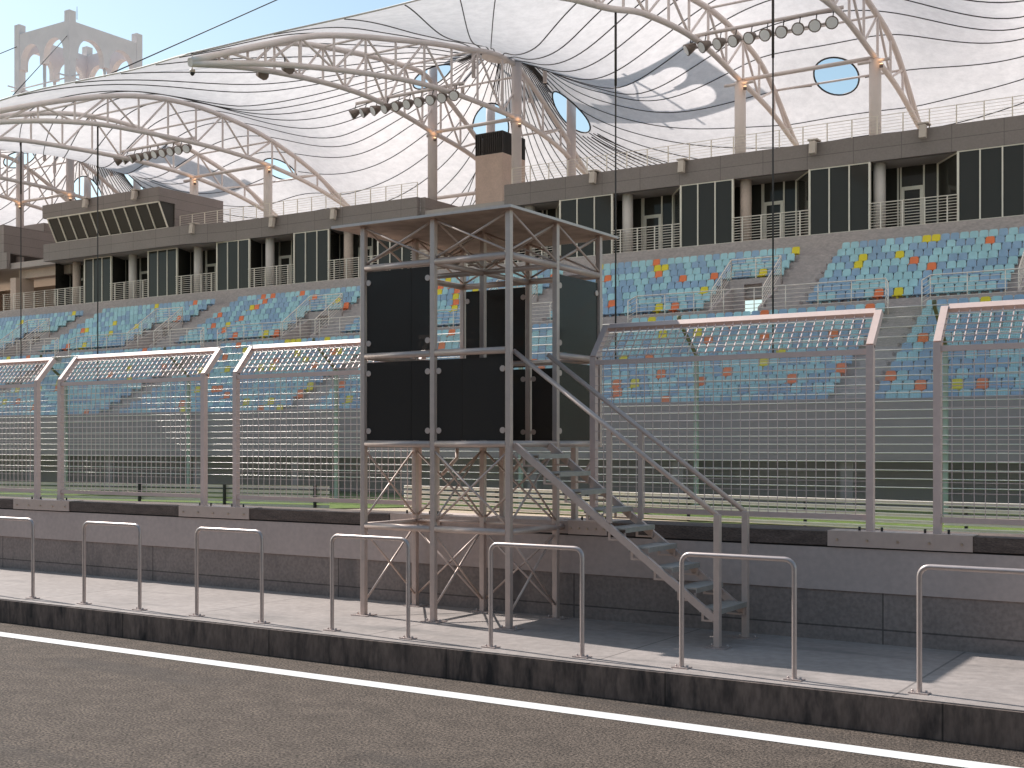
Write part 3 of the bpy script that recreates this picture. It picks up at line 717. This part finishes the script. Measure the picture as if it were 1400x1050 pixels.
# ------------------------------------------------------------------ seats
def seat_mesh(name, m):
    b = MB(); w_ = .212
    def shell(outline, th, plane):
        n = len(outline); vs = [plane(x, y, 0) for x, y in outline]+[plane(x, y, th) for x, y in outline]
        b.add(vs, [tuple(range(n))[::-1], tuple(range(n, 2*n))]+[(i, (i+1) % n, n+(i+1) % n, n+i) for i in range(n)])
    back = [(-w_, 0), (w_, 0), (w_, .29), (w_*.9, .385), (w_*.62, .42), (-w_*.62, .42), (-w_*.9, .385), (-w_, .29)]
    shell(back, .03, lambda x, y, t: (x, .16+y*.22+t, .17+y))
    pan = [(-w_, .0), (w_, .0), (w_, -.30), (w_*.8, -.36), (-w_*.8, -.36), (-w_, -.30)]
    shell(pan, .05, lambda x, y, t: (x, .17+y, .13+t-(y*.06)))
    b.box(-.05, -.05, -.001, .05, .12, .14)
    me = bpy.data.meshes.new(name); me.from_pydata(b.v, [], b.f); me.materials.append(M[m]); me.update(); return me, b
SM = {}
for c in ('teal', 'blue', 'orange', 'yellow'): SM[c] = seat_mesh('seat_'+c, c)
seats = []
def ordn(n): return '%d%s' % (n, 'th' if 10 <= n % 100 <= 20 else {1: 'st', 2: 'nd', 3: 'rd'}.get(n % 10, 'th'))
rs = random.Random(11)
def add_rows(rows, cuts0, tier):
    for i, (y, z) in enumerate(rows):
        cuts = [(x-w0, x+w1) for x, w0, w1 in cuts0]
        if tier == 'upper' and i >= 4: cuts += [(a-.25, b_+.1) for a, b_ in voids]
        sg = segs(XA+3, XB-1, cuts)
        for bi, (a0, a1) in enumerate(sg[::-1]):
            n = int((a1-a0-.1)/.462); x = a0+.28+((a1-a0-.1)-n*.462)/2
            for k in range(n):
                r = rs.random(); c = 'teal' if r < .50 else 'blue' if r < .93 else 'orange' if r < .97 else 'yellow'
                seats.append((x+k*.462, y-.08, z, c, tier, i+1, bi, k+1, len(sg)))
add_rows(UR, [(x, AW, AW) for x in UAc], 'upper'); add_rows(LR, [(x, .75, .75) for x in LAc], 'lower')
def proj(x, y, z):
    d = -sT*x+cT*y; r = cT*x+sT*y; return 700+F*r/d, 607-F*(z-H0)/d, d
def score(s):
    u, v, d = proj(s[0], s[1], s[2]+.3)
    if not (5 < u < 1395) or 486 < u < 816 and v < 620: return 1e9
    line = 497-.063*u
    return d/(.74 if v > line else 1.)
seats.sort(key=score)
bn = ['beyond the right edge', 'rightmost block', 'second block from the right', 'third block from the right', 'fourth block from the right', 'fifth block from the right', 'sixth block from the right', 'seventh block from the right', 'eighth block from the right']
for s in seats[:300]:
    x, y, z, c, tier, i, bi, k, _ = s
    o = bpy.data.objects.new('stadium_seat', SM[c][0]); C.objects.link(o); o.location = (x, y, z)
    tag(o, '%s seat %s from the left, %s tier row %d, %s' % (c, ordn(k), tier, i, bn[min(bi, 8)]), 'seat', 'plastic seats on the grandstand terraces')
for c in ('teal', 'blue', 'orange', 'yellow'):
    base = np.array(SM[c][1].v); fc = SM[c][1].f; rest = [s for s in seats[300:] if s[3] == c]
    b = MB()
    for s in rest: b.add((base+np.array(s[:3])).tolist(), fc)
    o = b.build('stadium_seats', c); tag(o, 'the many other %s plastic seats further along the terraces' % c, 'seats', None, 'stuff')

# ================================================================== CANOPY
cen = {n: c for n, c in zip(range(-1, 6), (-1.68, -1.348, -1.0197, -.687, -.351, -.018, .31))}   # even n = tower units? 0,2,4
def is_tower(n): return n % 2 == 0
def hermite(pts):
    xs = [p[0] for p in pts]; ys = [p[1] for p in pts]; n = len(xs); m = []
    for i in range(n):
        a, c = max(i-1, 0), min(i+1, n-1); m.append((ys[c]-ys[a])/(xs[c]-xs[a]))
    def f(x):
        x = min(max(x, xs[0]), xs[-1]); i = max(k for k in range(n-1) if xs[k] <= x+1e-9); h = xs[i+1]-xs[i]; t = (x-xs[i])/h
        return ys[i]*(2*t**3-3*t*t+1)+m[i]*h*(t**3-2*t*t+t)+ys[i+1]*(-2*t**3+3*t*t)+m[i+1]*h*(t**3-t*t)
    return f
up_T = hermite([(.632,.281),(.70,.31),(.758,.332),(.847,.3505),(.92,.362),(.99,.3665),(1.06,.335),(1.142,.284)])
lo_T = hermite([(.632,.278),(.70,.294),(.7735,.3065),(.85,.3155),(.91,.3175),(1.0,.3125),(1.07,.303),(1.142,.282)])
up_N = hermite([(.60,.264),(.68,.298),(.757,.3255),(.82,.342),(.88,.349),(.94,.347),(1.0,.338),(1.07,.317),(1.14,.283)])
lo_N = hermite([(.60,.261),(.68,.286),(.766,.302),(.83,.307),(.9,.310),(.95,.310),(1.0,.3075),(1.07,.298),(1.14,.281)])
up_3 = hermite([(.60,.264),(.70,.312),(.83,.345),(.93,.356),(1.0,.351),(1.06,.336),(1.138,.287)])
lo_3 = hermite([(.60,.261),(.70,.291),(.767,.305),(.815,.316),(.91,.3225),(1.0,.3126),(1.07,.303),(1.138,.285)])
AH = {n: (.050 if is_tower(n) else .058) for n in cen}
def aw(n, y):
    if is_tower(n): return AH[n]*min(1, (y-.632)/.368)
    s = min(max((y-.60)/.17, 0), 1); return AH[n]*math.sqrt(1-(1-s)**2)
def prof(n): return (up_T, lo_T) if is_tower(n) else ((up_3, lo_3) if n == 3 else (up_N, lo_N))
tipY = {n: (.632 if is_tower(n) else .60) for n in cen}
# thin-plate surface through the chords, cone rings, edges
cp = []
for n, c in cen.items():
    U, L0 = prof(n)
    ys = np.linspace(tipY[n]+.01, 1.0 if is_tower(n) else 1.12, 9)
    for y in ys:
        for s in (-1, 1): cp.append((c+s*aw(n, y), y, U(y)+.004))
    if is_tower(n):
        for k in range(10):
            a = 2*math.pi*k/10; cp.append((c+.02*math.cos(a), 1.053+.02*math.sin(a), .397))
        for s in (-1, 1): cp.append((c+s*.05, 1.106, .338)); cp.append((c+s*.05, 1.2, .293)); cp.append((c+s*.12, 1.05, .338))
    else: cp.append((c, 1.08, .3265)); cp.append((c, 1.2, .285))
ks = sorted(cen)
for a, b_ in zip(ks[:-1], ks[1:]):
    xm = (cen[a]+cen[b_])/2; cp.append((xm, .692, .311)); cp.append((xm, .85, .322)); cp.append((xm, 1.0, .322)); cp.append((xm, 1.15, .295))
    cp.append(((xm+cen[a])/2, .672, .303)); cp.append(((xm+cen[b_])/2, .672, .303))
for x in np.linspace(-1.8, .42, 26): cp.append((x, 1.31, .245))
P = np.array(cp)
def phi(r): return np.where(r > 1e-9, r*r*np.log(np.maximum(r, 1e-9)), 0)
D = np.sqrt(((P[:, None, :2]-P[None, :, :2])**2).sum(-1)); n_ = len(P)
A_ = np.zeros((n_+3, n_+3)); A_[:n_, :n_] = phi(D)+np.eye(n_)*2e-5; A_[:n_, n_] = 1; A_[:n_, n_+1:] = P[:, :2]; A_[n_, :n_] = 1; A_[n_+1:, :n_] = P[:, :2].T
W_ = np.linalg.solve(A_, np.concatenate([P[:, 2], np.zeros(3)]))
def surf(xy):
    xy = np.atleast_2d(np.array(xy, float)); d = np.sqrt(((xy[:, None, :]-P[None, :, :2])**2).sum(-1))
    return phi(d)@W_[:n_]+W_[n_]+xy@W_[n_+1:]
def frontY(x):
    for a, b_ in zip(ks[:-1], ks[1:]):
        if x <= cen[b_]+1e-9: break
    s = min(max((x-cen[a])/(cen[b_]-cen[a]), 0), 1); return tipY[a]*(1-s)+tipY[b_]*s+4*s*(1-s)*.076*(1 if True else 0)
xs = np.arange(cen[-1], cen[5]+.001, .0075); NR = 88
holes = []; HR = .0195
for n, c in cen.items():
    if is_tower(n): holes += [(c-.05, 1.0), (c-.05, 1.105), (c+.05, 1.105)]
    else: holes += [(c, 1.08)]
G = np.zeros((len(xs), NR, 2))
for i, x in enumerate(xs):
    y0 = frontY(x); G[i, :, 0] = x; G[i, :, 1] = y0+(1.31-y0)*np.linspace(0, 1, NR)
kill = np.zeros((len(xs), NR), bool)
for hx, hy in holes:
    d = G-np.array([hx, hy]); r = np.sqrt((d**2).sum(-1)); near = (r-HR < .0034) & (r-HR > -.0095)
    G[near] = np.array([hx, hy])+d[near]/r[near][:, None]*HR; kill |= (r <= HR-.0095)
zz = surf(G.reshape(-1, 2)).reshape(G.shape[:2])
b = MB(); b.v = [(G[i, j, 0]*S, G[i, j, 1]*S, zz[i, j]*S+H0) for i in range(len(xs)) for j in range(NR)]
for i in range(len(xs)-1):
    for j in range(NR-1):
        idx = [(i, j), (i+1, j), (i+1, j+1), (i, j+1)]
        if any(kill[a] for a in idx): continue
        cx = sum(G[a][0] for a in idx)/4; cy = sum(G[a][1] for a in idx)/4
        if any((cx-hx)**2+(cy-hy)**2 < (HR*.965)**2 for hx, hy in holes): continue
        b.f.append(tuple(a[0]*NR+a[1] for a in idx)); b.sm.append(True)
cn = empty('canopy', (-45, 50, 15), 'sweeping white fabric canopy with dark radial seams and oval openings', 'canopy')
b.build('membrane', 'membrane', cn)
for hx, hy in holes:
    b = MB(); a = np.linspace(0, 2*math.pi, 33); xy = np.stack([hx+HR*np.cos(a), hy+HR*np.sin(a)], 1); z = surf(xy)
    b.path([(xy[k, 0]*S, xy[k, 1]*S, z[k]*S+H0-.03) for k in range(33)], .055, 5, cap=False)
    b.build('opening_rim', 'black_cable', cn)
def seam(b, xy, r=.034):
    xy = np.array(xy); ok = np.ones(len(xy), bool)
    for hx, hy in holes: ok &= ((xy[:, 0]-hx)**2+(xy[:, 1]-hy)**2) > HR**2
    z = surf(xy); run = []
    for k in range(len(xy)):
        if ok[k]: run.append((xy[k, 0]*S, xy[k, 1]*S, z[k]*S+H0-.05))
        if (not ok[k] or k == len(xy)-1):
            if len(run) > 1: b.path(run, r, 4, cap=False)
            run = []
for n, c in cen.items():
    if not is_tower(n): continue
    b = MB(); ss = np.linspace(0, 1, 40)
    for sd in (-1, 1):
        if n+sd not in cen: continue
        span = abs(cen[n+sd]-c)
        for k in range(14):
            Yk = .775+.505*k/13; th = math.atan2(Yk-1.053, .14)
            x0, y0 = .021*math.cos(th), .021*math.sin(th)
            f_ = 1-(1-ss)**1.9
            xy = [(c+sd*(x0+(span-x0)*s), 1.053+y0+(Yk-1.053-y0)*g) for s, g in zip(ss, f_)]
            xy = [p for p in xy if p[1] > frontY(p[0])+.002]
            seam(b, xy)
    for xo in np.arange(-.25, .2501, .05):
        xe = c+xo; ye = frontY(xe)+.003; th = math.atan2(ye-1.053, xo); x0, y0 = .021*math.cos(th), .021*math.sin(th)
        seam(b, [(c+x0+(xo-x0)*s**1.15, 1.053+y0+(ye-1.053-y0)*s) for s in ss])
    for xo in np.arange(-.26, .2601, .02):
        th = math.atan2(.25, xo); x0, y0 = .021*math.cos(th), .021*math.sin(th)
        seam(b, [(c+x0+(xo-x0)*s, 1.053+y0+(1.30-1.053-y0)*s) for s in ss])
    b.build('radial_seams', 'black_cable', cn)
b = MB(); b.path([(x*S, frontY(x)*S, float(surf([(x, frontY(x))])[0])*S+H0) for x in xs[::3]], .05, 6); b.build('edge_cable', 'white_steel', cn)

# trusses
tl = {(0,-1): 'roof truss at the far left edge, outer one', (0,1): 'arched roof truss at the far left ending on the tall mast', (1,-1): 'arched roof truss on the left column of the second pair',
      (1,1): 'arched roof truss on the right column of the second pair', (2,-1): 'pointed arched roof truss resting on the column left of the central mast', (2,1): 'pointed arched roof truss ending on the central mast',
      (3,-1): 'arched roof truss on the second column from the right', (3,1): 'arched roof truss on the rightmost column'}
for n in (0, 1, 2, 3, 4):
    U, L0 = prof(n); c = cen[n]; y_end = 1.14
    for sd in (-1, 1):
        lab = tl.get((n, sd), 'arched roof truss beyond the right edge, %s one' % ('left' if sd < 0 else 'right'))
        t = empty('roof_truss', ((c+sd*AH[n])*S, S, H0+.31*S), lab, 'roof truss', 'pale tubular roof trusses')
        ys = np.linspace(tipY[n]+.002, y_end, 44)
        X = lambda y: (c+sd*aw(n, y))*S
        MB().path([(X(y), y*S, U(y)*S+H0-.1) for y in ys], .17, 10).build('upper_chord', 'white_steel', t)
        MB().path([(X(y), y*S, L0(y)*S+H0) for y in ys], .16, 10).build('lower_chord', 'white_steel', t)
        b = MB(); N = 14; yy = np.linspace(tipY[n]+.035, y_end-.022, N)
        for k, y in enumerate(yy):
            b.tube((X(y), y*S, U(y)*S+H0-.1), (X(y), y*S, L0(y)*S+H0), .075, 6, cap=False)
            if k < N-1:
                y2 = yy[k+1]; fu, fl = (U, L0) if k % 2 == 0 else (L0, U)
                b.tube((X(y), y*S, fu(y)*S+H0-(.1 if fu is U else 0)), (X(y2), y2*S, fl(y2)*S+H0-(.1 if fl is U else 0)), .075, 6, cap=False)
        b.build('web_members', 'white_steel', t)
    for k in (4, 6, 8, 10, 12):
        b = MB(); y = yy[k]; b.tube(((c-aw(n, y))*S, y*S, U(y)*S+H0-.1), ((c+aw(n, y))*S, y*S, U(y)*S+H0-.1), .07, 6, cap=False); b.build('cross_tie', 'white_steel', t)
    b = MB(); b.tube(((c-AH[n])*S, S, L0(1)*S+H0), ((c+AH[n])*S, S, L0(1)*S+H0), .12, 8); b.build('cross_tie', 'white_steel', t); b = MB()
    b.tube(((c+AH[n])*S, 1.142*S, .281*S+H0), ((c+AH[n])*S+14, 1.142*S, .281*S+H0), .14, 8)
    b.build('cross_tie', 'white_steel', t)
# columns under the canopy
ZR = WT+.02
cname = {0: 'at the far left', 1: 'of the second pair from the left', 2: 'beside the central mast', 3: 'of the right-hand pair', 4: 'beyond the right edge'}
for n in (0, 1, 2, 3, 4):
    for sd in (-1, 1):
        x = (cen[n]+sd*AH[n])*S
        if is_tower(n): continue
        ztop = prof(n)[1](1.0)*S+H0
        t = empty('roof_column', (x, S, ZR), '%s round roof column %s' % ('left' if sd < 0 else 'right', cname[n]), 'column', 'round columns carrying the canopy')
        MB().tube((x, S, ZR), (x, S, ztop-.1), .33, 18).build('shaft', 'column', t)
        MB().tube((x-.9, S-.2, ztop-.25), (x+.9, S-.2, ztop-.25), .09, 8).build('lamp_bracket', 'white_steel', t)

# ------------------------------------------------------------------ arched wind towers standing through the canopy
def wind_tower(n, label):
    c = cen[n]; a = .05; ya, yb = 1.0, 1.105; zt = .5405*S+H0; pt = .5275*S+H0; crown = .511*S+H0; spring = .492*S+H0; bot = .482*S+H0
    t = empty('wind_tower', (c*S, 1.05*S, ZR), label, 'tower', 'arched concrete towers above the canopy')
    for sx in (-1, 1):
        for y in (ya, yb):
            x = (c+sx*a)*S; b = MB(); b.tube((x, y*S, ZR), (x, y*S, spring-3), .33, 18)
            b.box(x-.33, y*S-.33, spring-3, x+.33, y*S+.33, zt); b.build('pillar', 'tower', t)
    r = 1.32
    def face(axis, fixed, lo_, hi_):
        b = MB(); th = .3; ln = hi_-lo_; cs = [lo_+ln*.27, lo_+ln*.73]; segx = []
        xsn = sorted(set([lo_+.33, hi_-.33]+[c_+r*math.cos(k*math.pi/14) for c_ in cs for k in range(15)]))
        def bz(x):
            for c_ in cs:
                if abs(x-c_) < r-1e-6: return spring-.1+math.sqrt(max(0, r*r-(x-c_)**2))*(crown-spring+.1)/r
            return bot
        def pt3(s, d, z): return (s, fixed+d, z) if axis == 'x' else (fixed+d, s, z)
        for x0_, x1_ in zip(xsn[:-1], xsn[1:]):
            e = 1e-5; z0_, z1_ = bz(x0_+e), bz(x1_-e)
            vs = [pt3(x0_, -th, z0_), pt3(x1_, -th, z1_), pt3(x1_, -th, pt), pt3(x0_, -th, pt), pt3(x0_, th, z0_), pt3(x1_, th, z1_), pt3(x1_, th, pt), pt3(x0_, th, pt)]
            b.add(vs, [(0,1,2,3),(7,6,5,4),(0,4,5,1),(3,2,6,7),(0,3,7,4),(1,5,6,2)])
        b.build('arch_panel', 'tower', t)
        m = MB(); mid = (lo_+hi_)/2; p = pt3(mid, 0, spring-9); e_ = pt3(mid, 0, bot); m.tube(p, e_, .14, 10); m.build('slender_column', 'tower', t)
        m = MB()
        for z in (bot-1.6, bot-4.0): m.tube(pt3(lo_-1.2, 0, z), pt3(hi_+1.2, 0, z), .07, 6)
        m.tube(pt3(lo_, 0, bot-1.7), pt3(hi_, 0, bot-4.6), .05, 6)
        m.build('tie_rods', 'tower', t)
    for y in (ya, yb): face('x', y*S, (c-a)*S, (c+a)*S)
    for sx in (-1, 1): face('y', (c+sx*a)*S, ya*S, yb*S)
    b = MB(); k = .022
    zr = .396*S+H0; b.tube((c*S, 1.053*S, zr-.15), (c*S, 1.053*S, zr+.15), k*S, 28, cap=True); b.build('cone_ring', 'column', t)
    b = MB(); b.tube((c+a)*S and ((c+a)*S+.9, S, pt), ((c+a)*S+.9, S, pt+1.1), .02, 5); b.build('lightning_rod', 'dark', t)
    # collar where the chords meet the mast
    for x in (c+a, c-a): MB().tube((x*S, S, .3125*S+H0-.3), (x*S, S, .3125*S+H0+.1), .42, 18).build('collar', 'tower', t)
wind_tower(0, 'pale arched concrete tower rising above the canopy at the far left')
wind_tower(2, 'arched tower whose four pillars pass through the middle canopy')
wind_tower(4, 'arched tower beyond the right edge of the picture')

# ------------------------------------------------------------------ floodlight bars
def flood_bar(u0, u1, v0, v1, label):
    Y = .912*S; x0, x1 = px(u0, Y), px(u1, Y); z0 = pz(u0, v0, Y); z1 = pz(u1, v1, Y); zm = (z0+z1)/2
    t = empty('floodlight_bar', ((x0+x1)/2, Y, zm), label, 'floodlight bar', 'rows of floodlights hung under the trusses')
    MB().tube((x0, Y, zm+.72), (x1+.5, Y, zm+.72), .10, 8).tube((x0, Y+.1, zm+.1), (x1, Y+.1, zm+.1), .06, 6).build('bar', 'white_steel', t)
    n = 10
    for k in range(n):
        x = x0+(x1-x0)*k/(n-1); f_ = k/(n-1); ang = R(-62+66*f_**.6)+R(8)            # turned less and less to the left
        d = Vector((math.sin(ang), -math.cos(ang), -.55)).normalized(); c = Vector((x, Y-.25, zm))
        b = MB(); b.path([c-d*.42, c-d*.3, c-d*.08, c+d*.2], .12, 14, .34); o = b.build('floodlight', 'lamp_shell', t)
        b = MB(); b.tube(c+d*.19, c+d*.215, .28, 14); b.build('lens', 'lens', o)
        b = MB(); b.tube(c, (x, Y, zm+.68), .03, 5); b.build('yoke', 'dark', o)
flood_bar(165, 260, 221, 203, 'row of ten floodlights under the left roof truss'); flood_bar(487, 625, 157, 131, 'row of ten floodlights crossing the column beside the central mast')
flood_bar(945, 1140, 68, 32, 'row of ten floodlights near the top right of the picture')

# small lit lamps on the columns
for n in (0, 1, 2, 3):
    for sd in (-1, 1):
        x = (cen[n]+sd*AH[n])*S; z = prof(n)[1](1.0)*S+H0-.55
        t = empty('column_lamp', (x, S-.45, z), 'lit orange lamp atop the %s column %s' % ('left' if sd < 0 else 'right', cname[n]), 'lamp', 'small warm lamps on the roof columns')
        MB().cyl((x+.42, S-.30, z-.05), (0,0,1), .10, .16, 10).build('housing', 'lamp_shell', t); MB().cyl((x+.42, S-.30, z+.06), (0,0,1), .08, .05, 10).build('bulb', 'glow', t)
        l = bpy.data.lights.new('column_lamp_light', 'POINT'); l.energy = 1.6; l.color = (1, .5, .18); l.shadow_soft_size = .1
        lo_ = bpy.data.objects.new('lamp_light', l); C.objects.link(lo_); lo_.parent = t; lo_.location = (.42, -.0, .35)

# hanging ropes, guy cables, horn speakers, dome camera
def hang(n, sd, label):
    y = .772; x = (cen[n]+sd*aw(n, y))*S; zt = prof(n)[1](y)*S+H0-.15
    zb = [z for yy_, z in LR if abs(yy_-y*S) <= .41]; zb = (zb[0] if zb else H0+3)+.05
    b = MB(); b.tube((x, y*S, zt), (x, y*S, zt-3.5), .06, 6); b.tube((x, y*S, zt-3.5), (x, y*S, zb), .04, 6)
    tag(b.build('hanging_cable', 'black_cable'), label, 'cable', 'dark cables hanging from the trusses')
hang(1, 1, 'dark cable hanging in front of the left end of the commentary box'); hang(1, -1, 'dark cable hanging at the left edge of the picture')
hang(3, -1, 'dark cable hanging just right of the scaffold tower roof'); hang(3, 1, 'dark cable hanging in front of the upper stair opening on the right')
for n, label in ((0, 'dark guy cable leaving the far left arched tower towards the left edge'), (2, 'long dark guy cable crossing the sky at upper left')):
    xa_ = (cen[n]-.05)*S; xm = (cen[n]+cen[n-1])/2
    z = float(surf([(xm, .69)])[0])*S+H0
    tag(MB().tube((xa_, S-.33, .512*S+H0), (xm*S, .692*S, z), .035, 6).build('guy_cable', 'black_cable'), label, 'cable', 'guy cables of the arched towers')
p0 = Vector(((cen[0]+.05)*S, S-.33, .508*S+H0)); p1 = Vector((px(18, .87*S), .87*S, pz(18, 130, .87*S))); p1 = p0+(p1-p0)*1.12
tag(MB().tube(p0, p1, .035, 6).build('guy_cable', 'black_cable'), 'short dark guy cable from the far left arched tower down to the canopy', 'cable', 'guy cables of the arched towers')
def horn(u, v, Y, label):
    x, z = px(u, Y), pz(u, v, Y); t = empty('horn_speaker', (x, Y, z), label, 'loudspeaker', 'horn speakers under the left truss')
    MB().path([(x-.3, Y, z+.1), (x+.05, Y-.1, z), (x+.5, Y-.3, z-.12)], .09, 10, .3).build('horn', 'lamp_shell', t); MB().tube((x-.1, Y, z), (x-.15, Y, z+.7), .04, 5).build('yoke', 'dark', t)
horn(357, 103, .73*S, 'grey horn speaker under the lower chord, left one'); horn(392, 95, .74*S, 'grey horn speaker under the upper truss chord, right one')
x, z, Y = px(263, .645*S), pz(263, 98, .645*S), .645*S
t = empty('dome_camera', (x, Y, z-.2), 'small dark dome camera hanging from the pointed truss tip', 'camera')
MB().tube((x, Y, z), (x, Y, z+.95), .025, 5).tube((x, Y, z-.05), (x, Y, z+.1), .14, 12).build('housing', 'box', t)
MB().path([(x, Y, z-.05), (x, Y, z-.14), (x, Y, z-.2)], .14, 12, .05).build('dome', 'dark', t)
